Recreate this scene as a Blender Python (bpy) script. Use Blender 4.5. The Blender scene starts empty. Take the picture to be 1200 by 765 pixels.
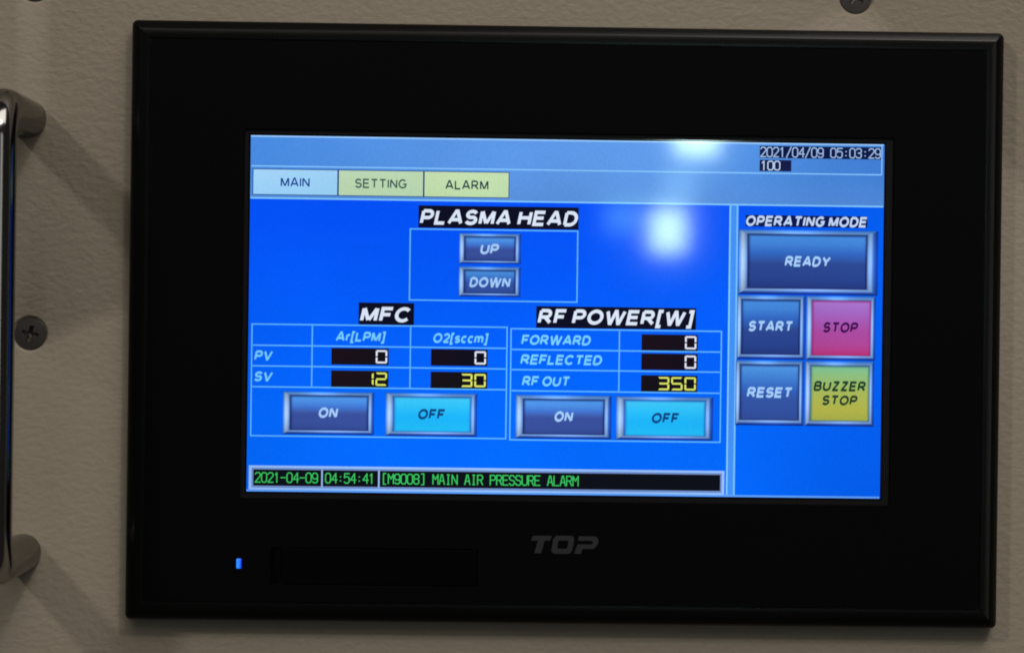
import bpy, bmesh, math, random
from mathutils import Matrix, Vector

SC = bpy.context.scene
COL = SC.collection
random.seed(7)

# ------------------------------------------------------------------ camera
cam = bpy.data.cameras.new('camera')
cam.lens = 78.67
cam.sensor_width = 36.0
cam.clip_start = 0.01
cam.clip_end = 50
cam.dof.use_dof = True
cam.dof.focus_distance = 0.695
cam.dof.aperture_fstop = 9.0
cam_o = bpy.data.objects.new('camera', cam)
COL.objects.link(cam_o)
AX = Vector((0.99975, -0.01810, 0.01316))        # right
AF = Vector((0.01813, 0.99983, -0.00226))        # forward
AU = Vector((-0.01312, 0.00250, 0.99991))        # up
M = Matrix.Identity(4)
for r in range(3):
    M[r][0], M[r][1], M[r][2] = AX[r], AU[r], -AF[r]
M[0][3], M[1][3], M[2][3] = -0.02946, -0.70215, 0.00098
cam_o.matrix_world = M
SC.camera = cam_o

# ------------------------------------------------------------------ world: a dim workshop, no sky
w = bpy.data.worlds.new('World')
SC.world = w
w.use_nodes = True
bgn = w.node_tree.nodes['Background']
bgn.inputs[0].default_value = (1.0, 0.95, 0.86, 1)
bgn.inputs[1].default_value = 0.022

# ------------------------------------------------------------------ lamps of the room, with added fill lights
def lamp(name, loc, target, power, sx, sy, color=(1, 0.95, 0.87), shape='RECTANGLE'):
    l = bpy.data.lights.new(name, 'AREA')
    l.shape = shape
    l.size = sx
    if shape in ('RECTANGLE', 'ELLIPSE'):
        l.size_y = sy
    l.energy = power
    l.color = color
    o = bpy.data.objects.new(name, l)
    COL.objects.link(o)
    o.location = loc
    o.rotation_euler = (Vector(target) - Vector(loc)).to_track_quat('-Z', 'Y').to_euler()
    return o

lamp('lamp_upper_left', (-1.45, -1.45, 1.35), (-0.1, 0, 0), 5.6, 0.16, 0.16, (1, 0.96, 0.88))
lamp('lamp_upper_right', (0.62, -1.35, 1.55), (-0.05, 0, 0), 3.8, 0.16, 0.16, (1, 0.93, 0.86))
lamp('lamp_ceiling', (0.45, -0.70, 1.30), (0.0, -0.1, 0), 5.6, 1.0, 0.8, (1, 0.93, 0.86))
lamp('fill_front', (-0.3, -2.6, 1.9), (0.0, 0.0, 0), 4.2, 1.4, 1.0, (1, 0.94, 0.87))  # added fill from the front that softens the shadows
lamp('grip_streak_fill', (1.30, -2.0, 0.25), (-0.17, 0, 0.0), 1.7, 0.50, 1.5, (1, 0.97, 0.93))  # added tall light, draws the pale streak on the chrome grip
# small lamps mirrored in the screen; mid and side are added for smear
lamp('lamp_mirrored_low', (0.275, -2.79, 0.146), (0.03, 0, 0.03), 0.31, 0.050, 0.064, (0.66, 0.98, 1.0))
lamp('glare_smear_mid', (0.292, -2.79, 0.215), (0.03, 0, 0.03), 0.034, 0.050, 0.050, (0.5, 0.97, 1.0))  # added faint light, joins the two mirrored glare spots
lamp('glare_smear_side', (0.205, -2.79, 0.165), (0.03, 0, 0.03), 0.036, 0.055, 0.045, (0.3, 0.97, 1.0))  # added faint light, smears the glare to the left
lamp('lamp_mirrored_high', (0.318, -2.79, 0.294), (0.03, 0, 0.03), 0.36, 0.064, 0.056, (0.72, 1.0, 0.98))

SC.view_settings.view_transform = 'Standard'
SC.view_settings.look = 'None'
SC.view_settings.exposure = 0.0
SC.view_settings.gamma = 1.0
SC.view_settings.use_curve_mapping = False
SC.render.engine = 'CYCLES'
SC.cycles.use_denoising = True
SC.cycles.filter_width = 1.9

# ------------------------------------------------------------------ materials
def lin(c):
    out = []
    for v in c[:3]:
        v /= 255.0
        out.append(v / 12.92 if v <= 0.04045 else ((v + 0.055) / 1.055) ** 2.4)
    return (out[0], out[1], out[2], 1.0)

def principled(name, base, rough=0.5, metal=0.0, spec=0.5):
    m = bpy.data.materials.new(name)
    m.use_nodes = True
    b = m.node_tree.nodes['Principled BSDF']
    b.inputs['Base Color'].default_value = (*base, 1)
    b.inputs['Roughness'].default_value = rough
    b.inputs['Metallic'].default_value = metal
    b.inputs['Specular IOR Level'].default_value = spec
    return m

def node(m, t, **kw):
    n = m.node_tree.nodes.new(t)
    for k, v in kw.items():
        if k in n.inputs:
            n.inputs[k].default_value = v
        else:
            setattr(n, k, v)
    return n

def link(m, a, ai, b, bi):
    m.node_tree.links.new(a.outputs[ai], b.inputs[bi])

def paint_material():
    m = principled('beige_textured_paint', (0.47, 0.405, 0.30), 0.52, 0, 0.35)
    b = m.node_tree.nodes['Principled BSDF']
    tc = node(m, 'ShaderNodeTexCoord')
    mp = node(m, 'ShaderNodeMapping')
    mp.inputs['Scale'].default_value = (0.75, 1, 1.1)
    link(m, tc, 'Object', mp, 'Vector')
    n1 = node(m, 'ShaderNodeTexNoise', Scale=700.0, Detail=1.2, Roughness=0.5, Distortion=0.2)
    n2 = node(m, 'ShaderNodeTexNoise', Scale=420.0, Detail=0.5, Roughness=0.4, Distortion=0.2)
    n3 = node(m, 'ShaderNodeTexNoise', Scale=14.0, Detail=3.0, Roughness=0.55)
    for n in (n1, n2, n3):
        link(m, mp, 'Vector', n, 'Vector')
    add = node(m, 'ShaderNodeMath', operation='ADD')
    link(m, n1, 0, add, 0)
    link(m, n2, 0, add, 1)
    bump = node(m, 'ShaderNodeBump', Strength=0.42, Distance=0.00045)
    link(m, add, 0, bump, 'Height')
    link(m, bump, 'Normal', b, 'Normal')
    ramp = node(m, 'ShaderNodeValToRGB')
    ramp.color_ramp.elements[0].position = 0.3
    ramp.color_ramp.elements[0].color = (0.470, 0.402, 0.312, 1)
    ramp.color_ramp.elements[1].position = 0.7
    ramp.color_ramp.elements[1].color = (0.505, 0.434, 0.340, 1)
    link(m, n3, 0, ramp, 0)
    link(m, ramp, 0, b, 'Base Color')
    return m

def plastic_material(name, base, rough, spec, grain=1600.0, strength=0.12):
    m = principled(name, base, rough, 0, spec)
    b = m.node_tree.nodes['Principled BSDF']
    tc = node(m, 'ShaderNodeTexCoord')
    n = node(m, 'ShaderNodeTexNoise', Scale=grain, Detail=2.0)
    link(m, tc, 'Object', n, 'Vector')
    bump = node(m, 'ShaderNodeBump', Strength=strength, Distance=0.00008)
    link(m, n, 0, bump, 'Height')
    link(m, bump, 'Normal', b, 'Normal')
    n2 = node(m, 'ShaderNodeTexNoise', Scale=25.0, Detail=4.0)
    link(m, tc, 'Object', n2, 'Vector')
    mr = node(m, 'ShaderNodeMapRange')
    mr.inputs['To Min'].default_value = rough - 0.06
    mr.inputs['To Max'].default_value = rough + 0.06
    link(m, n2, 0, mr, 0)
    link(m, mr, 0, b, 'Roughness')
    return m

def chrome_material():
    m = principled('polished_chrome', (0.36, 0.355, 0.345), 0.06, 1.0, 0.5)
    b = m.node_tree.nodes['Principled BSDF']
    b.inputs['Specular Tint'].default_value = (0.58, 0.58, 0.57, 1)
    tc = node(m, 'ShaderNodeTexCoord')
    n2 = node(m, 'ShaderNodeTexNoise', Scale=120.0, Detail=4.0)
    link(m, tc, 'Object', n2, 'Vector')
    mr = node(m, 'ShaderNodeMapRange')
    mr.inputs['To Min'].default_value = 0.07
    mr.inputs['To Max'].default_value = 0.16
    link(m, n2, 0, mr, 0)
    link(m, mr, 0, b, 'Roughness')
    return m

def screw_material():
    m = principled('blackened_steel', (0.13, 0.112, 0.105), 0.45, 0.75, 0.5)
    b = m.node_tree.nodes['Principled BSDF']
    tc = node(m, 'ShaderNodeTexCoord')
    n2 = node(m, 'ShaderNodeTexNoise', Scale=900.0, Detail=4.0)
    link(m, tc, 'Object', n2, 'Vector')
    bump = node(m, 'ShaderNodeBump', Strength=0.35, Distance=0.0001)
    link(m, n2, 0, bump, 'Height')
    link(m, bump, 'Normal', b, 'Normal')
    return m

def lcd_material():
    m = principled('lit_display_pixels', (0.002, 0.002, 0.004), 0.052, 0, 0.5)
    b = m.node_tree.nodes['Principled BSDF']
    a = node(m, 'ShaderNodeVertexColor', layer_name='pixels')
    link(m, a, 'Color', b, 'Emission Color')
    # fine pixel mottling, slightly uneven backlight, and the panel's own narrow viewing angle
    tc = node(m, 'ShaderNodeTexCoord')
    n1 = node(m, 'ShaderNodeTexNoise', Scale=2200.0, Detail=1.0)
    n2 = node(m, 'ShaderNodeTexNoise', Scale=16.0, Detail=2.0)
    link(m, tc, 'Object', n1, 'Vector')
    link(m, tc, 'Object', n2, 'Vector')
    r1 = node(m, 'ShaderNodeMapRange')
    r1.inputs['From Min'].default_value, r1.inputs['From Max'].default_value = 0.25, 0.75
    r1.inputs['To Min'].default_value, r1.inputs['To Max'].default_value = 0.945, 1.055
    r2 = node(m, 'ShaderNodeMapRange')
    r2.inputs['From Min'].default_value, r2.inputs['From Max'].default_value = 0.3, 0.7
    r2.inputs['To Min'].default_value, r2.inputs['To Max'].default_value = 0.90, 1.06
    link(m, n1, 0, r1, 0)
    link(m, n2, 0, r2, 0)
    lw = node(m, 'ShaderNodeLayerWeight', Blend=0.5)
    cosn = node(m, 'ShaderNodeMath', operation='SUBTRACT')
    cosn.inputs[0].default_value = 1.0
    link(m, lw, 'Facing', cosn, 1)
    pw = node(m, 'ShaderNodeMath', operation='POWER')
    pw.inputs[1].default_value = 1.6
    link(m, cosn, 0, pw, 0)
    m1 = node(m, 'ShaderNodeMath', operation='MULTIPLY')
    m2 = node(m, 'ShaderNodeMath', operation='MULTIPLY')
    link(m, r1, 0, m1, 0)
    link(m, r2, 0, m1, 1)
    link(m, m1, 0, m2, 0)
    link(m, pw, 0, m2, 1)
    link(m, m2, 0, b, 'Emission Strength')
    return m

PAINT = paint_material()
BEZEL = plastic_material('black_moulded_plastic', (0.004, 0.004, 0.004), 0.27, 0.34)
PLATE = plastic_material('black_overlay_film', (0.0034, 0.0038, 0.0041), 0.5, 0.08, 2400.0, 0.08)
BORDER = plastic_material('black_window_print', (0.017, 0.015, 0.016), 0.4, 0.2)
GLOSS = principled('black_glint_strip', (0.004, 0.004, 0.005), 0.075, 0, 0.5)  # for the strip put in to catch the lamp glint
LOGO = plastic_material('grey_logo_ink', (0.060, 0.060, 0.064), 0.55, 0.2)
COVER = plastic_material('black_cover_plastic', (0.0022, 0.0022, 0.0024), 0.5, 0.06)
CHROME = chrome_material()
STEEL = screw_material()
LCD = lcd_material()

# ------------------------------------------------------------------ mesh helpers
def put(name, bm, mats, parent=None, smooth=True, angle=35):
    me = bpy.data.meshes.new(name)
    bm.normal_update()
    bm.to_mesh(me)
    bm.free()
    for mt in (mats if isinstance(mats, (list, tuple)) else [mats]):
        me.materials.append(mt)
    o = bpy.data.objects.new(name, me)
    COL.objects.link(o)
    if smooth:
        for p in me.polygons:
            p.use_smooth = True
        me.set_sharp_from_angle(angle=math.radians(angle))
    if parent:
        o.parent = parent
    return o

def rrect(x0, x1, z0, z1, r, n=8):
    """Rounded rectangle, counter-clockwise seen from the camera side."""
    pts = []
    for cx, cz, a0 in ((x1 - r, z1 - r, 0), (x0 + r, z1 - r, 90), (x0 + r, z0 + r, 180), (x1 - r, z0 + r, 270)):
        for k in range(n + 1):
            a = math.radians(a0 + 90.0 * k / n)
            pts.append((cx + r * math.cos(a), cz + r * math.sin(a)))
    return pts

def sweep_ring(bm, x0, x1, z0, z1, rad, prof, n=8):
    """prof: list of (inset, y); builds quads between successive rounded rectangles."""
    loops = []
    for ins, y in prof:
        r = max(rad - ins, 0.00025)
        loops.append([bm.verts.new((px, y, pz)) for px, pz in rrect(x0 + ins, x1 - ins, z0 + ins, z1 - ins, r, n)])
    L = len(loops[0])
    for a, b in zip(loops, loops[1:]):
        for i in range(L):
            j = (i + 1) % L
            bm.faces.new((a[i], a[j], b[j], b[i]))
    return loops

def holed_plate(bm, outer, holes, y):
    """Flat face at depth y with holes; returns the hole vertex loops."""
    loops, edges = [], []
    for pts in [outer] + holes:
        vs = [bm.verts.new((px, y, pz)) for px, pz in pts]
        loops.append(vs)
        for i in range(len(vs)):
            edges.append(bm.edges.new((vs[i], vs[(i + 1) % len(vs)])))
    r = bmesh.ops.triangle_fill(bm, use_beauty=True, use_dissolve=False, edges=edges, normal=(0, -1, 0))
    for f in r['geom']:
        if isinstance(f, bmesh.types.BMFace):
            f.normal_update()
            if f.normal.y > 0:
                f.normal_flip()
    return loops

def wall_loop(bm, vs, rings):
    """Extend a loop of vertices through successive (dx-shrink function, y) rings of points."""
    prev = vs
    for pts, y in rings:
        cur = [bm.verts.new((px, y, pz)) for px, pz in pts]
        for i in range(len(cur)):
            j = (i + 1) % len(cur)
            bm.faces.new((prev[i], prev[j], cur[j], cur[i]))
        prev = cur
    return prev

def circle(cx, cz, r, n=48):
    return [(cx + r * math.cos(2 * math.pi * k / n), cz + r * math.sin(2 * math.pi * k / n)) for k in range(n)]

def describe(o, label, cat=None, group=None, kind=None):
    o['label'] = label
    if cat:
        o['category'] = cat
    if group:
        o['group'] = group
    if kind:
        o['kind'] = kind

def empty(name, loc=(0, 0, 0)):
    o = bpy.data.objects.new(name, None)
    o.empty_display_size = 0.02
    o.location = loc
    COL.objects.link(o)
    return o

# ------------------------------------------------------------------ the painted panel
SCREWS = [(-0.16745, -0.0049), (0.0902, 0.1042), (-0.1674, 0.1040)]
bm = bmesh.new()
WX, WZ = 0.60, 0.45
outer = [(WX, WZ), (-WX, WZ), (-WX, -WZ), (WX, -WZ)]
loops = holed_plate(bm, outer, [circle(x, z, 0.0060) for x, z in SCREWS], 0.0)
for (x, z), vs in zip(SCREWS, loops[1:]):
    wall_loop(bm, vs, [(circle(x, z, 0.00580), 0.00012), (circle(x, z, 0.00545), 0.00048),
                       (circle(x, z, 0.00524), 0.0009), (circle(x, z, 0.0030), 0.0032)])
wall_loop(bm, loops[0], [([(WX + .001, WZ + .001), (-WX - .001, WZ + .001), (-WX - .001, -WZ - .001), (WX + .001, -WZ - .001)], 0.0015),
                         ([(WX + .001, WZ + .001), (-WX - .001, WZ + .001), (-WX - .001, -WZ - .001), (WX + .001, -WZ - .001)], 0.025)])
bmesh.ops.recalc_face_normals(bm, faces=bm.faces[:])
wall = put('wall', bm, PAINT, angle=50)
wall['kind'] = 'structure'
wall['label'] = 'beige painted equipment panel with fine orange peel texture'

# ------------------------------------------------------------------ operator panel
HW, HH = 0.136, 0.09305
panel = empty('operator_panel', (0, 0, 0))
describe(panel, 'black touchscreen operator panel with lit blue control page, mounted on beige wall', 'control panel')

bm = bmesh.new()
sweep_ring(bm, -HW, HW, -HH, HH, 0.0018,
           [(0, 0.0004), (0, -0.0044), (0.0002, -0.0050), (0.0006, -0.0054), (0.0026, -0.0070), (0.0030, -0.0072),
            (0.0057, -0.0070), (0.0059, -0.0067), (0.0068, -0.0066)])
bmesh.ops.recalc_face_normals(bm, faces=bm.faces[:])
put('bezel', bm, BEZEL, panel, angle=30)

SX0, SX1, SZ0, SZ1 = -0.09864, 0.09865, -0.05276, 0.05763       # lit area
SLOT = (-0.0909, -0.0264, -0.0818, -0.0698)
LED = (-0.10165, -0.09955, -0.0769, -0.0734)
YP = -0.0069
IN = 0.0062
bm = bmesh.new()
win = (SX0 - 0.0021, SX1 + 0.0030, SZ0 - 0.0022, SZ1 + 0.0020)
lp = holed_plate(bm, rrect(-HW + IN, HW - IN, -HH + IN, HH - IN, 0.0012),
                 [rrect(*win, 0.0008), rrect(*SLOT, 0.0006), rrect(*LED, 0.0003)], YP)
wall_loop(bm, lp[0], [(rrect(-HW + IN - .0002, HW - IN + .0002, -HH + IN - .0002, HH - IN + .0002, 0.0013), YP + 0.0002),
                      (rrect(-HW + IN - .0002, HW - IN + .0002, -HH + IN - .0002, HH - IN + .0002, 0.0013), YP + 0.0010)])
for vs, rc, d in ((lp[1], win, 0.0014), (lp[2], SLOT, 0.0016), (lp[3], LED, 0.0010)):
    r0 = 0.0008 if rc is win else (0.0006 if rc is SLOT else 0.0003)
    s = 0.0002
    wall_loop(bm, vs, [(rrect(rc[0] + s, rc[1] - s, rc[2] + s, rc[3] - s, max(r0 - s, .0001)), YP + 0.0003),
                       (rrect(rc[0] + s, rc[1] - s, rc[2] + s, rc[3] - s, max(r0 - s, .0001)), YP + d)])
plate = put('face_plate', bm, PLATE, panel, angle=30)

# the printed black border under the window with a glossy inner strip added to catch a glint
YS = -0.0062
bm = bmesh.new()
e = 0.0001
b_out = rrect(win[0] + e, win[1] - e, win[2] + e, win[3] - e, 0.0004)
GS = 0.0006
mid = rrect(SX0 - GS, SX1 + GS, SZ0 - GS, SZ1 + GS, 0.0002)
inn = rrect(SX0, SX1, SZ0, SZ1, 0.00005)
L0, L1, L2 = [[bm.verts.new((x, YS + 0.0001, z)) for x, z in pts] for pts in (b_out, mid, inn)]
for a, b, mi in ((L0, L1, 0), (L1, L2, 1)):
    for i in range(len(a)):
        j = (i + 1) % len(a)
        f = bm.faces.new((a[i], a[j], b[j], b[i]))
        f.material_index = mi
bmesh.ops.recalc_face_normals(bm, faces=bm.faces[:])
for f in bm.faces:
    if f.normal.y > 0:
        f.normal_flip()
put('window_border', bm, [BORDER, GLOSS], panel, smooth=False)

# card slot cover: a recessed lid with a finger notch at its left end
bm = bmesh.new()
x0, x1, z0, z1 = SLOT
g = 0.00045
prof = [(0, YP + 0.0013), (0, YP + 0.0005), (0.0003, YP + 0.0003)]
lids = sweep_ring(bm, x0 + 0.0034, x1 - g, z0 + g, z1 - g, 0.0006, prof, 5)
bm.faces.new(lids[-1])
bmesh.ops.recalc_face_normals(bm, faces=bm.faces[:])
cover = put('slot_cover', bm, COVER, panel, angle=30)
bm = bmesh.new()
nt = sweep_ring(bm, x0 + g, x0 + 0.0031, z0 + g, z1 - g, 0.0004, [(0, YP + 0.0015), (0, YP + 0.0010), (0.0003, YP + 0.0009)], 4)
bm.faces.new(nt[-1])
bmesh.ops.recalc_face_normals(bm, faces=bm.faces[:])
put('latch', bm, COVER, cover, angle=30)

# blue power lamp
ledm = bpy.data.materials.new('blue_led_lens')
ledm.use_nodes = True
lb = ledm.node_tree.nodes['Principled BSDF']
lb.inputs['Base Color'].default_value = (0.01, 0.03, 0.2, 1)
lb.inputs['Roughness'].default_value = 0.3
tcn = node(ledm, 'ShaderNodeTexCoord')
sep = node(ledm, 'ShaderNodeSeparateXYZ')
link(ledm, tcn, 'Generated', sep, 0)
rp = node(ledm, 'ShaderNodeValToRGB')
rp.color_ramp.elements[0].position = 0.45
rp.color_ramp.elements[0].color = lin((42, 128, 255))
rp.color_ramp.elements[1].position = 1.0
rp.color_ramp.elements[1].color = lin((0, 10, 190))
link(ledm, sep, 0, rp, 0)
link(ledm, rp, 0, lb, 'Emission Color')
lb.inputs['Emission Strength'].default_value = 1.25
bm = bmesh.new()
q = 0.00025
lt = sweep_ring(bm, LED[0] + q, LED[1] - q, LED[2] + q, LED[3] - q, 0.0003,
                [(0, YP + 0.0009), (0, YP + 0.0001), (0.0002, YP - 0.0001), (0.0005, YP - 0.0002)], 4)
bm.faces.new(lt[-1])
bmesh.ops.recalc_face_normals(bm, faces=bm.faces[:])
led = put('indicator_light', bm, ledm, panel, angle=40)
led['label'] = 'small glowing blue indicator light'

# logo lettering, raised ink on the face plate (shapes in millimetres, y up, sheared)
def prism(bm, pts, y_back, y_front):
    a = [bm.verts.new((x, y_back, z)) for x, z in pts]
    b = [bm.verts.new((x, y_front, z)) for x, z in pts]
    bm.faces.new(b)
    for i in range(len(a)):
        j = (i + 1) % len(a)
        bm.faces.new((a[i], a[j], b[j], b[i]))

def ring_prism(bm, po, pi, y_back, y_front):
    n = len(po)
    fo = [bm.verts.new((x, y_front, z)) for x, z in po]
    fi = [bm.verts.new((x, y_front, z)) for x, z in pi]
    bo = [bm.verts.new((x, y_back, z)) for x, z in po]
    bi = [bm.verts.new((x, y_back, z)) for x, z in pi]
    for i in range(n):
        j = (i + 1) % n
        bm.faces.new((fo[i], fo[j], fi[j], fi[i]))
        bm.faces.new((fo[i], fo[j], bo[j], bo[i]))
        bm.faces.new((fi[i], fi[j], bi[j], bi[i]))

def logo_pt(u, v):
    # u, v in tenths of a photo-scale unit: 0.0267 mm each
    x = -9.9e-3 + (u - 232) * 0.0267e-3
    z = -65.4e-3 - (v - 278) * 0.0267e-3
    return (x, z)

bm = bmesh.new()
yb, yf = YP + 0.00002, YP - 0.00005
T_ = [(247, 280), (468, 280), (448, 336), (385, 336), (345, 482), (266, 482), (308, 336), (226, 336)]
prism(bm, [logo_pt(*p) for p in T_], yb, yf)
def shear_rr(u0, u1, v0, v1, r, n=5, sh=0.16):
    pts = rrect(u0, u1, v0, v1, r, n)
    vm = (v0 + v1) / 2
    return [(u - (v - vm) * sh, v) for u, v in pts]
ring_prism(bm, [logo_pt(*p) for p in shear_rr(474, 718, 276, 486, 48)],
           [logo_pt(*p) for p in shear_rr(538, 655, 332, 428, 12)], yb, yf)
P_ = [(786, 280), (960, 280), (990, 290), (1012, 318), (1008, 362), (985, 400), (945, 426), (828, 426), (808, 485), (730, 485),
      (768, 374), (922, 374), (944, 362), (948, 342), (930, 332), (770, 332)]
prism(bm, [logo_pt(*p) for p in P_], yb, yf)
bmesh.ops.recalc_face_normals(bm, faces=bm.faces[:])
put('logo_lettering', bm, LOGO, plate, smooth=False)

# ------------------------------------------------------------------ the display page
# Coordinates on the page: millimetres from the upper left corner of the lit area, v downwards.
SW, SH = 197.29, 110.39
LAYER = 0.00003

class Page:
    def __init__(self):
        self.v, self.f, self.c = [], [], []
    def pt(self, u, v, layer):
        self.v.append((SX0 + u * 0.001, YS - LAYER * layer, SZ1 - v * 0.001))
        return len(self.v) - 1
    def poly(self, pts, cols, layer):
        ids = [self.pt(u, v, layer) for u, v in pts]
        if not isinstance(cols, list):
            cols = [cols] * len(ids)
        self.f.append(ids)
        self.c.append([lin(c) for c in cols])
    def rect(self, u0, v0, u1, v1, col, layer):
        if isinstance(col, list):        # tl, tr, br, bl
            cs = [col[3], col[2], col[1], col[0]]
        else:
            cs = col
        self.poly([(u0, v1), (u1, v1), (u1, v0), (u0, v0)], cs, layer)
    def grid(self, us, vs, fn, layer):
        for i in range(len(us) - 1):
            for j in range(len(vs) - 1):
                self.rect(us[i], vs[j], us[i + 1], vs[j + 1],
                          [fn(us[i], vs[j]), fn(us[i + 1], vs[j]), fn(us[i + 1], vs[j + 1]), fn(us[i], vs[j + 1])], layer)
    def hline(self, u0, u1, v, col, layer, t=0.42):
        self.rect(u0, v - t / 2, u1, v + t / 2, col, layer)
    def vline(self, u, v0, v1, col, layer, t=0.42):
        self.rect(u - t / 2, v0, u + t / 2, v1, col, layer)
    def frame(self, u0, v0, u1, v1, col, layer, t=0.42):
        h = t / 2
        self.rect(u0 - h, v0 - h, u1 + h, v0 + h, col, layer)
        self.rect(u0 - h, v1 - h, u1 + h, v1 + h, col, layer)
        self.rect(u0 - h, v0 + h, u0 + h, v1 - h, col, layer)
        self.rect(u1 - h, v0 + h, u1 + h, v1 - h, col, layer)
    def stroke(self, pts, t, col, layer):
        for i, ((a, b), (c, d)) in enumerate(zip(pts, pts[1:])):
            dx, dy = c - a, d - b
            ln = math.hypot(dx, dy) or 1e-6
            nx, ny = -dy / ln * t / 2, dx / ln * t / 2
            ex, ey = dx / ln * t * 0.35, dy / ln * t * 0.35
            q = [(a - ex + nx, b - ey + ny), (c + ex + nx, d + ey + ny), (c + ex - nx, d + ey - ny), (a - ex - nx, b - ey - ny)]
            self.poly(q, col, layer + 0.03 * (i % 5))
    def text(self, s, u0, u1, vc, cap, col, layer, weight=0.16, italic=0.0, gap=0.13):
        quads = sans(s, weight, italic, gap)
        xs = [q[0] for pts, k in quads for q in pts]
        a, b = min(xs), max(xs)
        for pts, k in quads:
            self.poly([(u0 + (x - a) / (b - a) * (u1 - u0), vc + cap / 2 - y * cap) for x, y in pts], col, layer + 0.06 * k)
    def build(self, name, parent, label=None):
        me = bpy.data.meshes.new(name)
        me.from_pydata(self.v, [], self.f)
        at = me.color_attributes.new('pixels', 'FLOAT_COLOR', 'CORNER')
        k = 0
        for cols in self.c:
            for c in cols:
                at.data[k].color = c
                k += 1
        me.materials.append(LCD)
        me.update()
        # every face looks towards the viewer
        bmm = bmesh.new()
        bmm.from_mesh(me)
        bmm.normal_update()
        for f in bmm.faces:
            if f.normal.y > 0:
                f.normal_flip()
        bmm.to_mesh(me)
        bmm.free()
        o = bpy.data.objects.new(name, me)
        COL.objects.link(o)
        o.parent = parent
        if label:
            o['label'] = label
        return o

# drawn sans letters: centre lines on a cap height of 1 (x right, y up), thickened when set
def arc(cx, cy, rx, ry, a0, a1, n=10):
    return [(cx + rx * math.cos(math.radians(a0 + (a1 - a0) * k / n)), cy + ry * math.sin(math.radians(a0 + (a1 - a0) * k / n))) for k in range(n + 1)]

def bowl(x0, x1, y0, y1):
    r = (y1 - y0) / 2
    return [(x0, y1), (x1 - r * .9, y1)] + arc(x1 - r * .9, (y0 + y1) / 2, r * .9, r, 90, -90)[1:] + [(x0, y0)]

SANS = {
    'A': (0.84, [[(0, 0), (.37, 1), (.47, 1), (.84, 0)], [(.14, .30), (.70, .30)]]),
    'B': (0.70, [[(0, 0), (0, 1)], bowl(0, .64, .53, 1), bowl(0, .70, 0, .53)]),
    'C': (0.80, [arc(.42, .5, .42, .5, 42, 318, 20)]),
    'D': (0.74, [[(0, 0), (0, 1)], [(0, 1), (.32, 1)] + arc(.32, .5, .42, .5, 90, -90, 16)[1:] + [(0, 0)]]),
    'E': (0.64, [[(.64, 1), (0, 1), (0, 0), (.66, 0)], [(0, .52), (.60, .52)]]),
    'F': (0.60, [[(.62, 1), (0, 1), (0, 0)], [(0, .50), (.54, .50)]]),
    'G': (0.84, [arc(.43, .5, .43, .5, 45, 330, 20) + [(.82, .46), (.48, .46)]]),
    'H': (0.72, [[(0, 0), (0, 1)], [(.72, 0), (.72, 1)], [(0, .53), (.72, .53)]]),
    'I': (0.0, [[(0, 0), (0, 1)]]),
    'L': (0.58, [[(0, 1), (0, 0), (.60, 0)]]),
    'M': (0.86, [[(0, 0), (0, 1)], [(.04, 1), (.41, .04)], [(.45, .04), (.82, 1)], [(.86, 1), (.86, 0)]]),
    'N': (0.72, [[(0, 0), (0, 1)], [(.02, 1), (.70, 0)], [(.72, 0), (.72, 1)]]),
    'O': (0.88, [arc(.44, .5, .44, .5, 0, 360, 28)]),
    'P': (0.66, [[(0, 0), (0, 1)], bowl(0, .66, .44, 1)]),
    'R': (0.74, [[(0, 0), (0, 1)], bowl(0, .66, .46, 1), [(.34, .46), (.74, 0)]]),
    'S': (0.66, [arc(.33, .745, .31, .255, 20, 250, 12) + [(.33, .50)] + arc(.33, .265, .33, .265, 75, -160, 14)]),
    'T': (0.72, [[(0, 1), (.72, 1)], [(.36, 1), (.36, 0)]]),
    'U': (0.72, [[(0, 1), (0, .34)] + arc(.36, .34, .36, .34, 180, 360, 14) + [(.72, 1)]]),
    'V': (0.80, [[(0, 1), (.37, 0), (.43, 0), (.80, 1)]]),
    'W': (1.18, [[(0, 1), (.27, 0), (.33, 0), (.56, 1), (.62, 1), (.85, 0), (.91, 0), (1.18, 1)]]),
    'Y': (0.80, [[(0, 1), (.40, .44), (.80, 1)], [(.40, .46), (.40, 0)]]),
    'Z': (0.68, [[(.02, 1), (.69, 1)], [(.60, .96), (.07, .04)], [(-.02, 0), (.68, 0)]]),
    '[': (0.20, [[(.24, 1.06), (0, 1.06), (0, -.22), (.24, -.22)]]),
    ']': (0.20, [[(-.04, 1.06), (.20, 1.06), (.20, -.22), (-.04, -.22)]]),
    '2': (0.60, [arc(.30, .70, .30, .30, 165, -35, 12) + [(.07, .04)], [(-.02, 0), (.62, 0)]]),
    'r': (0.30, [[(0, 0), (0, .72)], [(0, .46), (.07, .64), (.18, .71), (.32, .70)]]),
    's': (0.46, [arc(.23, .535, .21, .175, 25, 255, 10) + arc(.23, .185, .23, .185, 75, -160, 12)]),
    'c': (0.50, [arc(.28, .36, .28, .36, 48, 312, 14)]),
    'm': (0.88, [[(0, 0), (0, .72)], [(0, .48)] + arc(.22, .50, .22, .22, 165, 0, 8) + [(.44, 0)], [(.44, .48)] + arc(.66, .50, .22, .22, 165, 0, 8) + [(.88, 0)]]),
}

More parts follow.
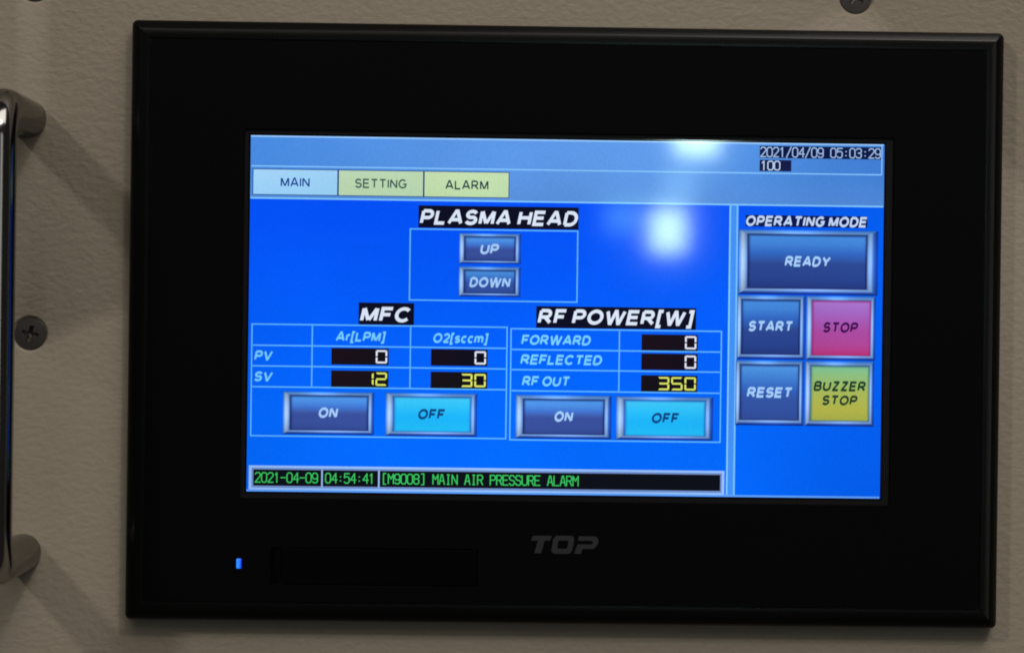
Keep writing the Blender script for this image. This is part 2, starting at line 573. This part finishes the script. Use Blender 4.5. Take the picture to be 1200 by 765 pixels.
def ribbon(pts, t):
    """Left and right outline of a polyline of thickness t with mitred joints."""
    out = []
    n = len(pts)
    closed = math.hypot(pts[0][0] - pts[-1][0], pts[0][1] - pts[-1][1]) < 1e-6
    for i in range(n):
        p0 = pts[i - 1] if i else (pts[-2] if closed else None)
        p1 = pts[i]
        p2 = pts[i + 1] if i < n - 1 else (pts[1] if closed else None)
        ns = []
        for a, b in ((p0, p1), (p1, p2)):
            if a is None or b is None:
                continue
            d = math.hypot(b[0] - a[0], b[1] - a[1]) or 1e-9
            ns.append((-(b[1] - a[1]) / d, (b[0] - a[0]) / d))
        if len(ns) == 2:
            mx, my = ns[0][0] + ns[1][0], ns[0][1] + ns[1][1]
            l2 = mx * mx + my * my
            k = min(2.0 / l2, 1.35) if l2 > 1e-6 else 1.0
            nx, ny = mx * k, my * k
        else:
            nx, ny = ns[0]
        out.append(((p1[0] + nx * t / 2, p1[1] + ny * t / 2), (p1[0] - nx * t / 2, p1[1] - ny * t / 2)))
    return out

def sans(s, t, italic, gap):
    """Quads of the text with the stroke thickness t, with a small layer step for each stroke."""
    x, quads = 0.0, []
    for ch in s:
        if ch == ' ':
            x += 0.34
            continue
        wd, strokes = SANS[ch]
        for k, pl in enumerate(strokes):
            pl = [(px + x + t / 2, t / 2 + py * (1 - t)) for px, py in pl]
            pl = [q for n_, q in enumerate(pl) if n_ == 0 or math.hypot(q[0] - pl[n_ - 1][0], q[1] - pl[n_ - 1][1]) > 1e-4]
            rb = ribbon(pl, t)
            for (a, b), (c, d) in zip(rb, rb[1:]):
                quads.append(([(u + v * italic, v) for u, v in (a, c, d, b)], k))
        x += wd + t + gap
    return quads

# thin-line terminal characters on a 4 x 6 cell (x right, y up)
TERM = {
    '0': [[(1, 0), (0, 1), (0, 5), (1, 6), (3, 6), (4, 5), (4, 1), (3, 0), (1, 0)]],
    '1': [[(0.8, 4.8), (2, 6), (2, 0)]],
    '2': [[(0, 5), (1, 6), (3, 6), (4, 5), (4, 4), (0, 0), (4, 0)]],
    '3': [[(0, 5.2), (1, 6), (3, 6), (4, 5), (4, 4), (3, 3.1), (1.6, 3.1)], [(3, 3.1), (4, 2.2), (4, 1), (3, 0), (1, 0), (0, 0.8)]],
    '4': [[(3.2, 0), (3.2, 6), (0, 2), (4.2, 2)]],
    '5': [[(4, 6), (0.4, 6), (0.2, 3.4), (1.2, 4), (3, 4), (4, 3), (4, 1), (3, 0), (1, 0), (0, 0.8)]],
    '8': [[(1, 3.2), (0, 4.1), (0, 5.2), (1, 6), (3, 6), (4, 5.2), (4, 4.1), (3, 3.2), (1, 3.2), (0, 2.2), (0, 0.9), (1, 0), (3, 0), (4, 0.9), (4, 2.2), (3, 3.2)]],
    '9': [[(4, 3.2), (3, 2.4), (1, 2.4), (0, 3.4), (0, 5), (1, 6), (3, 6), (4, 5), (4, 1), (3, 0), (1, 0), (0.2, 0.7)]],
    '/': [[(0.2, -0.4), (3.8, 6.4)]],
    ':': [[(1.8, 4.0), (2.2, 4.0)], [(1.8, 1.4), (2.2, 1.4)]],
    '-': [[(0.2, 3), (3.8, 3)]],
    '[': [[(3, 6.4), (1.2, 6.4), (1.2, -0.4), (3, -0.4)]],
    ']': [[(1, 6.4), (2.8, 6.4), (2.8, -0.4), (1, -0.4)]],
    'M': [[(0, 0), (0, 6), (2, 3), (4, 6), (4, 0)]],
    'A': [[(0, 0), (1.6, 6), (2.4, 6), (4, 0)], [(0.7, 2.1), (3.3, 2.1)]],
    'I': [[(2, 0), (2, 6)], [(1.2, 6), (2.8, 6)], [(1.2, 0), (2.8, 0)]],
    'N': [[(0, 0), (0, 6), (4, 0), (4, 6)]],
    'R': [[(0, 0), (0, 6), (3, 6), (4, 5), (4, 4), (3, 3), (0, 3)], [(2.2, 3), (4, 0)]],
    'P': [[(0, 0), (0, 6), (3, 6), (4, 5), (4, 4), (3, 3), (0, 3)]],
    'E': [[(4, 6), (0, 6), (0, 0), (4, 0)], [(0, 3.1), (3.2, 3.1)]],
    'S': [[(4, 5), (3, 6), (1, 6), (0, 5), (0, 4), (1, 3.2), (3, 2.8), (4, 2), (4, 1), (3, 0), (1, 0), (0, 1)]],
    'U': [[(0, 6), (0, 1), (1, 0), (3, 0), (4, 1), (4, 6)]],
    'L': [[(0, 6), (0, 0), (4, 0)]],
}
def terminal(pg, s, u0, u1, vc, cap, col, layer, t=0.34, fill=0.80):
    pitch = (u1 - u0) / (len(s) - 1 + fill)
    for i, ch in enumerate(s):
        for k, pl in enumerate(TERM.get(ch, [])):
            pts = [(u0 + pitch * (i + fill * x / 4.0), vc + cap / 2 - cap * y / 6.0) for x, y in pl]
            pg.stroke(pts, t, col, layer + 0.2 * k)

SEG = {'0': 'abcdef', '1': 'bc', '2': 'abged', '3': 'abgcd', '5': 'afgcd'}
def seven(pg, s, u1, vc, col, layer, wd=3.55, h=4.1, pitch=4.15, t=0.54):
    for i, ch in enumerate(reversed(s)):
        b = u1 - i * pitch
        a = b - wd
        y0, y1, ym = vc - h / 2, vc + h / 2, vc
        g = 0.2
        for sg in SEG[ch]:
            if sg == 'a':
                pg.poly([(a + .15, y0), (b - .15, y0), (b - t, y0 + t), (a + t, y0 + t)], col, layer)
            elif sg == 'd':
                pg.poly([(a + t, y1 - t), (b - t, y1 - t), (b - .15, y1), (a + .15, y1)], col, layer)
            elif sg == 'g':
                pg.rect(a + (t * .5 if ch in '25' else 0.5), ym - t / 2, b - t * .7, ym + t / 2, col, layer)
            elif sg == 'b':
                pg.poly([(b, y0 + .15), (b, ym - g), (b - t, ym - g), (b - t, y0 + t)], col, layer + 0.15)
            elif sg == 'c':
                pg.poly([(b, ym + g), (b, y1 - .15), (b - t, y1 - t), (b - t, ym + g)], col, layer + 0.15)
            elif sg == 'f':
                pg.poly([(a, y0 + .15), (a + t, y0 + t), (a + t, ym - g), (a, ym - g)], col, layer + 0.15)
            elif sg == 'e':
                pg.poly([(a, ym + g), (a + t, ym + g), (a + t, y1 - t), (a, y1 - .15)], col, layer + 0.15)

def mix(a, b, t):
    t = max(0.0, min(1.0, t))
    return tuple(a[i] + (b[i] - a[i]) * t for i in range(3))

def ramp(stops, t):
    for (p0, c0), (p1, c1) in zip(stops, stops[1:]):
        if t <= p1:
            return mix(c0, c1, (t - p0) / max(p1 - p0, 1e-6))
    return stops[-1][1]

LINE = (92, 182, 255)
WHITE = (222, 234, 252)
CYAN = (118, 208, 255)
INK = (12, 12, 34)

# page background
pg = Page()
def sky_fn(u, v):
    c = mix((0, 82, 252), (0, 106, 255), (v - 20) / 70.0)
    return mix(c, (0, 94, 240), (u - 140) / 55.0)
pg.grid([SW * k / 12 for k in range(13)], [19.4 + (SH - 19.4) * k / 8 for k in range(9)], sky_fn, 0)
def head_fn(u, v):
    c = ramp([(0, (72, 140, 228)), (0.35, (92, 152, 232)), (0.62, (96, 156, 236)), (0.85, (76, 142, 228)), (1, (64, 126, 214))], u / SW)
    return mix(c, (88, 142, 218), (v - 8) / 16.0)
pg.grid([SW * k / 12 for k in range(13)], [0, 5, 9.5, 14, 19.4], head_fn, 0)
screen = pg.build('screen', panel, 'lit blue colour display page')

pg = Page()
pg.hline(0.05, SW - 0.3, 0.25, (150, 200, 255), 1, 0.5)
pg.hline(0.3, 196.6, 9.5, (132, 196, 255), 1, 0.42)
pg.vline(196.5, 0.5, 9.3, (132, 190, 255), 1, 0.4)
pg.hline(0.1, SW - 0.2, 19.4, (128, 200, 255), 1, 0.5)
pg.rect(149.2, 19.65, 151.9, SH - 0.6, (66, 146, 246), 1)
pg.vline(149.35, 19.7, SH - 0.6, (128, 200, 255), 2, 0.5)
pg.vline(151.6, 19.7, SH - 0.6, (118, 190, 255), 2, 0.55)
pg.hline(0.05, SW - 0.2, SH - 0.35, (96, 160, 248), 2, 0.6)
pg.build('divider_lines', screen, 'pale blue dividing lines of the page')

# tabs
def tab(u0, u1, col, s, t0, t1, vc, ink):
    p = Page()
    p.rect(u0, 10.3, u1, 18.45, (36, 70, 130), 2)
    p.rect(u0 + .25, 10.55, u1 - .25, 18.2, [mix(col, (255, 255, 255), .10), mix(col, (255, 255, 255), .04), mix(col, (120, 190, 200), .06), col], 3)
    p.text(s, t0, t1, vc, 2.95, ink, 4, 0.175)
    p.build('tab', screen, s.capitalize() + ' tab on the page header')
tab(0.7, 27.2, (158, 212, 252), 'MAIN', 9.4, 18.4, 14.4, (22, 70, 150))
tab(27.2, 53.8, (188, 218, 178), 'SETTING', 32.5, 48.5, 14.45, (58, 92, 84))
tab(53.8, 80.4, (194, 222, 172), 'ALARM', 60.5, 73.9, 14.5, (34, 66, 72))

# clock and counter fields
p = Page()
p.rect(158.3, 1.0, 196.25, 4.75, (10, 24, 72), 2)
terminal(p, '2021/04/09 05:03:29', 158.6, 196.0, 2.9, 2.9, (160, 190, 234), 3, 0.36)
p.build('clock_field', screen, 'date and time field in the page header')
p = Page()
p.rect(158.3, 5.35, 168.2, 8.85, (20, 26, 74), 2)
terminal(p, '100', 158.8, 164.6, 7.1, 2.7, (190, 214, 248), 3, 0.36)
p.build('counter_field', screen, 'small numeric field under the clock')

# section titles
def title(s, box, t0, t1, vc, cap, bold=0.22, ink=INK, col=WHITE, lab=None):
    p = Page()
    p.rect(*box, ink, 4)
    p.text(s, t0, t1, vc, cap, col, 5, bold, 0.22, 0.13)
    p.build('title_label', screen, lab)
title('PLASMA HEAD', (52.3, 21.0, 102.1, 27.9), 52.7, 101.9, 24.55, 4.8, lab='italic plasma head title')
title('MFC', (34.1, 51.4, 51.3, 58.2), 34.5, 50.2, 55.05, 4.8, lab='italic title over the gas flow table')
title('RF POWER[W]', (89.3, 51.8, 139.1, 58.5), 89.7, 138.7, 55.0, 4.75, lab='italic title over the power table')
title('OPERATING MODE', (154.2, 22.55, 192.2, 26.1), 154.3, 192.1, 24.35, 3.3, 0.225, (8, 20, 84), (196, 218, 250), lab='italic operating mode title')

# frames and tables
p = Page()
p.frame(49.8, 28.35, 101.9, 50.4, LINE, 1)
p.build('group_frame', screen, 'thin frame around the up and down buttons')
p = Page()
p.frame(1.1, 58.5, 80.3, 93.1, LINE, 1)
for v in (65.05, 71.45, 77.9):
    p.hline(1.4, 80.0, v, LINE, 1.2)
for u in (19.8, 50.3):
    p.vline(u, 58.8, 77.7, LINE, 1.4)
for s, a, b, v in (('Ar[LPM]', 27.1, 42.7, 62.0), ('O2[sccm]', 57.4, 74.6, 62.1), ('PV', 1.9, 7.7, 68.2), ('SV', 2.0, 7.8, 74.7)):
    p.text(s, a, b, v, 3.1, CYAN, 2, 0.215, 0.22, 0.11)
p.build('table', screen, 'gas flow table with two columns')
p = Page()
p.frame(81.55, 58.9, 147.1, 93.4, LINE, 1)
for v in (65.35, 71.6, 78.15):
    p.hline(81.85, 146.8, v, LINE, 1.2)
p.vline(115.3, 59.2, 77.9, LINE, 1.4)
for s, a, b, v in (('FORWARD', 84.7, 106.4, 62.3), ('REFLECTED', 84.5, 110.0, 68.4), ('RF OUT', 85.1, 100.0, 75.1)):
    p.text(s, a, b, v, 3.15, CYAN, 2, 0.215, 0.22, 0.11)
p.build('table', screen, 'radio frequency power table with three rows')

def value(box, s, vc, col, ink):
    p = Page()
    p.rect(*box, [mix(ink, (34, 14, 22), .5), ink, ink, mix(ink, (30, 12, 20), .5)], 3)
    seven(p, s, box[2] - 0.45, vc, col, 4)
    p.build('value_field', screen, 'black number field reading ' + s)
W7 = (232, 236, 252)
Y7 = (226, 234, 104)
value((25.8, 65.6, 43.6, 70.75), '0', 68.15, W7, (18, 14, 24))
value((25.8, 72.55, 43.6, 77.7), '12', 75.1, Y7, (20, 17, 22))
value((56.7, 65.55, 74.3, 70.7), '0', 68.1, W7, (10, 12, 28))
value((56.7, 72.55, 74.3, 77.7), '30', 75.15, Y7, (12, 15, 22))
value((122.2, 60.1, 139.75, 65.1), '0', 62.55, W7, (20, 13, 26))
value((122.2, 66.05, 139.75, 71.15), '0', 68.6, W7, (18, 12, 26))
value((122.2, 72.8, 139.75, 77.9), '350', 75.35, Y7, (12, 16, 24))

# push buttons of the page
def button(out, face, faces, lines, ink, name_label, rim=(14, 26, 84), tint=(0, 0, 0)):
    p = Page()
    u0, v0, u1, v1 = out
    a0, b0, a1, b1 = face
    K, Mv = 7, 8
    LEFT = [(0, (18, 84, 226)), (.14, (90, 150, 240)), (.42, (184, 214, 250)), (.76, (140, 180, 238)), (.92, (76, 110, 184)), (1, rim)]
    TOP = [(0, (24, 98, 236)), (.25, (86, 156, 250)), (.66, (128, 178, 244)), (.86, (70, 108, 184)), (1, rim)]
    RIGHT = [(0, (6, 60, 190)), (.18, (30, 72, 170)), (.42, (66, 116, 212)), (.60, (150, 196, 250)), (.86, (126, 170, 236)), (1, rim)]
    BOT = [(0, (4, 50, 176)), (.2, (18, 48, 136)), (.46, (66, 108, 200)), (.72, (152, 194, 248)), (.9, (96, 132, 204)), (1, rim)]
    ks = [0, .1, .2, .32, .44, .56, .68, .8, .9, 1]
    ms = [k / Mv for k in range(Mv + 1)]
    def q(pa, pb, pc, pd, ca, cb, cc, cd):
        p.poly([pa, pb, pc, pd], [ca, cb, cc, cd], 3)
    def L(a, b, t):
        return (a[0] + (b[0] - a[0]) * t, a[1] + (b[1] - a[1]) * t)
    sides = [((u0, v0), (u0, v1), (a0, b0), (a0, b1), LEFT, lambda m: (.68 + .36 * math.sin(math.pi * min(1, m * .8 + .1)))),
             ((u0, v0), (u1, v0), (a0, b0), (a1, b0), TOP, lambda m: .80 + .30 * math.exp(-((m - .42) / .2) ** 2)),
             ((u1, v0), (u1, v1), (a1, b0), (a1, b1), RIGHT, lambda m: .74 + .30 * math.sin(math.pi * min(1, m * .8 + .1))),
             ((u0, v1), (u1, v1), (a0, b1), (a1, b1), BOT, lambda m: .86 + .22 * math.exp(-((m - .55) / .3) ** 2))]
    for o0, o1, i0, i1, st, mod in sides:
        for m0, m1 in zip(ms, ms[1:]):
            for k0, k1 in zip(ks, ks[1:]):
                def P(m, k):
                    return L(L(o0, o1, m), L(i0, i1, m), k)
                def C(m, k):
                    base = ramp(st, k)
                    return tuple(min(255, x * mod(m)) for x in base)
                q(P(m0, k0), P(m1, k0), P(m1, k1), P(m0, k1), C(m0, k0), C(m1, k0), C(m1, k1), C(m0, k1))
    # the face with its soft gloss and a dark rim inside
    fw, fh = a1 - a0, b1 - b0
    us = [a0, a0 + .22, a0 + .6, a0 + 1.0, (a0 + a1) / 2, a1 - 1.0, a1 - .55, a1 - .2, a1]
    vs = [b0, b0 + .25, b0 + .7] + [b0 + fh * t for t in (.16, .25, .34, .42, .48, .54, .66, .8, .9)] + [b1 - .45, b1]
    def F(u, v):
        c = ramp(faces, (v - b0) / fh)
        d = min((u - a0) / .75, (a1 - u) / .6, (v - b0) / .55, (b1 - v) / .3 + .35)
        return mix(rim, c, .25 + .75 * max(0, min(1, d)))
    p.grid(us, vs, F, 3.2)
    for s, t0, t1, vc, cap in lines:
        p.text(s, t0, t1, vc, cap * 1.07, ink, 4.4, 0.24, 0.22, 0.12)
    p.build('touch_button', screen, name_label)

BLUE = [(0, (70, 140, 224)), (.16, (66, 132, 216)), (.36, (48, 100, 192)), (.47, (48, 86, 164)), (.54, (44, 72, 146)), (.8, (40, 68, 142)), (1, (36, 56, 124))]
VIO = [(0, (80, 152, 236)), (.18, (76, 144, 230)), (.34, (66, 116, 210)), (.45, (64, 96, 176)), (.52, (58, 80, 158)), (.8, (56, 80, 156)), (1, (50, 72, 146))]
STL = [(0, (82, 154, 232)), (.22, (66, 130, 214)), (.5, (48, 94, 184)), (.56, (52, 86, 166)), (1, (48, 76, 152))]
CYA = [(0, (66, 200, 246)), (.25, (48, 194, 250)), (.6, (26, 180, 250)), (1, (34, 188, 246))]
PNK = [(0, (164, 118, 204)), (.25, (162, 98, 190)), (.55, (168, 74, 160)), (.85, (174, 68, 148)), (1, (184, 46, 112))]
YEL = [(0, (124, 192, 152)), (.2, (144, 190, 122)), (.5, (170, 184, 88)), (.8, (178, 180, 74)), (1, (164, 172, 72))]
TXT = (166, 206, 252)
button((65.0, 29.4, 84.3, 38.9), (66.7, 30.5, 82.5, 37.9), VIO, [('UP', 71.6, 77.5, 34.3, 3.1)], TXT, 'blue up button')
button((65.0, 39.7, 84.3, 49.1), (66.7, 40.9, 82.6, 48.0), STL, [('DOWN', 68.3, 81.3, 44.6, 3.0)], TXT, 'blue down button')
button((10.9, 79.2, 39.3, 92.5), (13.3, 80.5, 37.4, 91.1), VIO, [('ON', 22.1, 28.2, 85.7, 3.1)], TXT, 'dark blue on button for gas flow')
button((42.7, 79.2, 71.3, 92.6), (45.4, 80.5, 69.3, 91.2), CYA, [('OFF', 53.0, 61.3, 85.8, 3.1)], (14, 66, 128), 'bright cyan off button for gas flow', (30, 96, 196))
button((83.1, 79.3, 113.1, 92.9), (85.7, 80.8, 110.8, 91.5), VIO, [('ON', 95.4, 101.3, 86.0, 3.1)], TXT, 'dark blue on button for power')
button((114.4, 79.4, 144.8, 92.9), (117.3, 80.7, 142.3, 91.6), CYA, [('OFF', 125.7, 134.2, 86.1, 3.1)], (14, 66, 128), 'bright cyan off button for power', (30, 96, 196))
button((151.9, 27.0, 195.7, 47.2), (155.1, 28.6, 192.1, 45.2), BLUE, [('READY', 166.5, 180.9, 36.8, 3.1)], TXT, 'wide blue ready button')
button((151.9, 47.4, 173.2, 67.4), (153.3, 49.0, 171.5, 65.8), BLUE, [('START', 155.5, 169.3, 57.1, 3.1)], TXT, 'square blue start button')
button((173.5, 47.4, 195.2, 67.4), (175.4, 49.0, 193.6, 65.9), PNK, [('STOP', 178.8, 189.8, 57.2, 3.1)], (62, 14, 78), 'square pink stop button', (150, 34, 110))
button((151.7, 67.7, 173.0, 88.0), (153.1, 69.2, 171.5, 86.2), STL, [('RESET', 155.2, 169.4, 77.7, 3.1)], TXT, 'square blue reset button')
button((173.3, 67.7, 195.0, 88.0), (175.2, 69.3, 193.4, 86.3), YEL, [('BUZZER', 176.0, 192.4, 75.5, 3.0), ('STOP', 178.8, 189.9, 79.9, 2.95)], (26, 62, 44), 'square yellow green buzzer stop button', (60, 110, 110))

# alarm line
p = Page()
p.rect(0.7, 102.3, 148.6, 109.75, (148, 192, 252), 2)
p.rect(1.5, 103.0, 147.8, 109.2, (112, 140, 200), 2.5)
p.rect(2.1, 103.55, 147.3, 108.55, (10, 14, 22), 3)
for u in (23.4, 41.05):
    p.vline(u, 103.4, 108.9, (150, 184, 240), 4, 0.5)
GRN = (58, 196, 96)
terminal(p, '2021-04-09', 2.7, 22.0, 106.0, 2.95, GRN, 5, 0.36)
terminal(p, '04:54:41', 24.5, 39.6, 106.0, 2.95, GRN, 5, 0.36)
terminal(p, '[M9008] MAIN AIR PRESSURE ALARM', 42.0, 103.0, 106.0, 2.95, GRN, 5, 0.36)
p.build('alarm_line', screen, 'black alarm line with green lettering')

# ------------------------------------------------------------------ chrome pull handle
def sq(v, e=0.92):
    return math.copysign(abs(v) ** e, v)          # slightly squared section

def tube(bm, path, rad, n=48):
    rings = []
    for i, c in enumerate(path):
        t = (path[min(i + 1, len(path) - 1)] - path[max(i - 1, 0)]).normalized()
        s = Vector((1, 0, 0))
        up = t.cross(s).normalized()
        rings.append([bm.verts.new(c + s * (rad * sq(math.cos(2 * math.pi * k / n))) + up * (rad * sq(math.sin(2 * math.pi * k / n)))) for k in range(n)])
    for a, b in zip(rings, rings[1:]):
        for k in range(n):
            j = (k + 1) % n
            bm.faces.new((a[k], a[j], b[j], b[k]))
    bm.faces.new(rings[0])
    bm.faces.new(rings[-1])

hx, hz1, hz0, hy, hr, BR = -0.1690, 0.0622, -0.0732, -0.0455, 0.0059, 0.0115
path = [Vector((hx, 0.0003, hz1)), Vector((hx, -0.012, hz1)), Vector((hx, -0.024, hz1))]
for k in range(13):
    a = math.radians(90.0 * k / 12)
    path.append(Vector((hx, hy + BR - BR * math.sin(a), hz1 - BR + BR * math.cos(a))))
for k in range(1, 12):
    path.append(Vector((hx, hy, (hz1 - BR) + (hz0 + BR - hz1 + BR) * k / 12)))
for k in range(13):
    a = math.radians(90.0 * k / 12)
    path.append(Vector((hx, hy + BR - BR * math.cos(a), hz0 + BR - BR * math.sin(a))))
path += [Vector((hx, -0.024, hz0)), Vector((hx, -0.012, hz0)), Vector((hx, 0.0003, hz0))]
bm = bmesh.new()
tube(bm, path, hr)
bmesh.ops.recalc_face_normals(bm, faces=bm.faces[:])
handle = put('pull_handle', bm, CHROME, angle=50)
describe(handle, 'bent chrome pull handle on the beige panel left of the black screen unit', 'handle')

# ------------------------------------------------------------------ countersunk cross-head screws
def screw_mesh():
    bm = bmesh.new()
    NR, NA = 26, 96
    R = 0.00495
    rings = []
    for i in range(1, NR + 1):
        r = R * i / NR
        ring = []
        for k in range(NA):
            a = 2 * math.pi * k / NA
            x, z = r * math.cos(a), r * math.sin(a)
            y = -0.00022 * (1 - (r / R) ** 2)
            arm = min(abs(x), abs(z))
            d = max(0.0, min(1.0, (0.00062 - arm) / 0.00012)) * max(0.0, min(1.0, (0.0026 - r) / 0.00035))
            y += d * 0.0016 * (1 - 0.45 * r / 0.0026)
            if i == NR:
                y += 0.00012
            ring.append(bm.verts.new((x, y, z)))
        rings.append(ring)
    c = bm.verts.new((0, 0.0015, 0))
    for k in range(NA):
        bm.faces.new((c, rings[0][k], rings[0][(k + 1) % NA]))
    for a, b in zip(rings, rings[1:]):
        for k in range(NA):
            j = (k + 1) % NA
            bm.faces.new((a[k], a[j], b[j], b[k]))
    last = rings[-1]
    for r, y in ((R * 0.985, 0.0006), (0.0028, 0.0028)):
        cur = [bm.verts.new((r * math.cos(2 * math.pi * k / NA), y, r * math.sin(2 * math.pi * k / NA))) for k in range(NA)]
        for k in range(NA):
            j = (k + 1) % NA
            bm.faces.new((last[k], last[j], cur[j], cur[k]))
        last = cur
    bmesh.ops.recalc_face_normals(bm, faces=bm.faces[:])
    return bm

first = put('screw', screw_mesh(), STEEL, angle=30)
SPIN = [12, 38, 64]
LAB = ['dark countersunk cross-head screw beside the middle of the chrome handle',
       'dark countersunk screw above the right part of the black screen unit',
       'dark countersunk screw above the chrome handle, only a sliver showing at the top edge']
for i, (x, z) in enumerate(SCREWS):
    o = first if i == 0 else first.copy()
    if i:
        COL.objects.link(o)
    o.location = (x, 0.00070, z)
    o.rotation_euler = (0, math.radians(SPIN[i]), 0)
    describe(o, LAB[i], 'screw', 'countersunk screws in the beige panel')
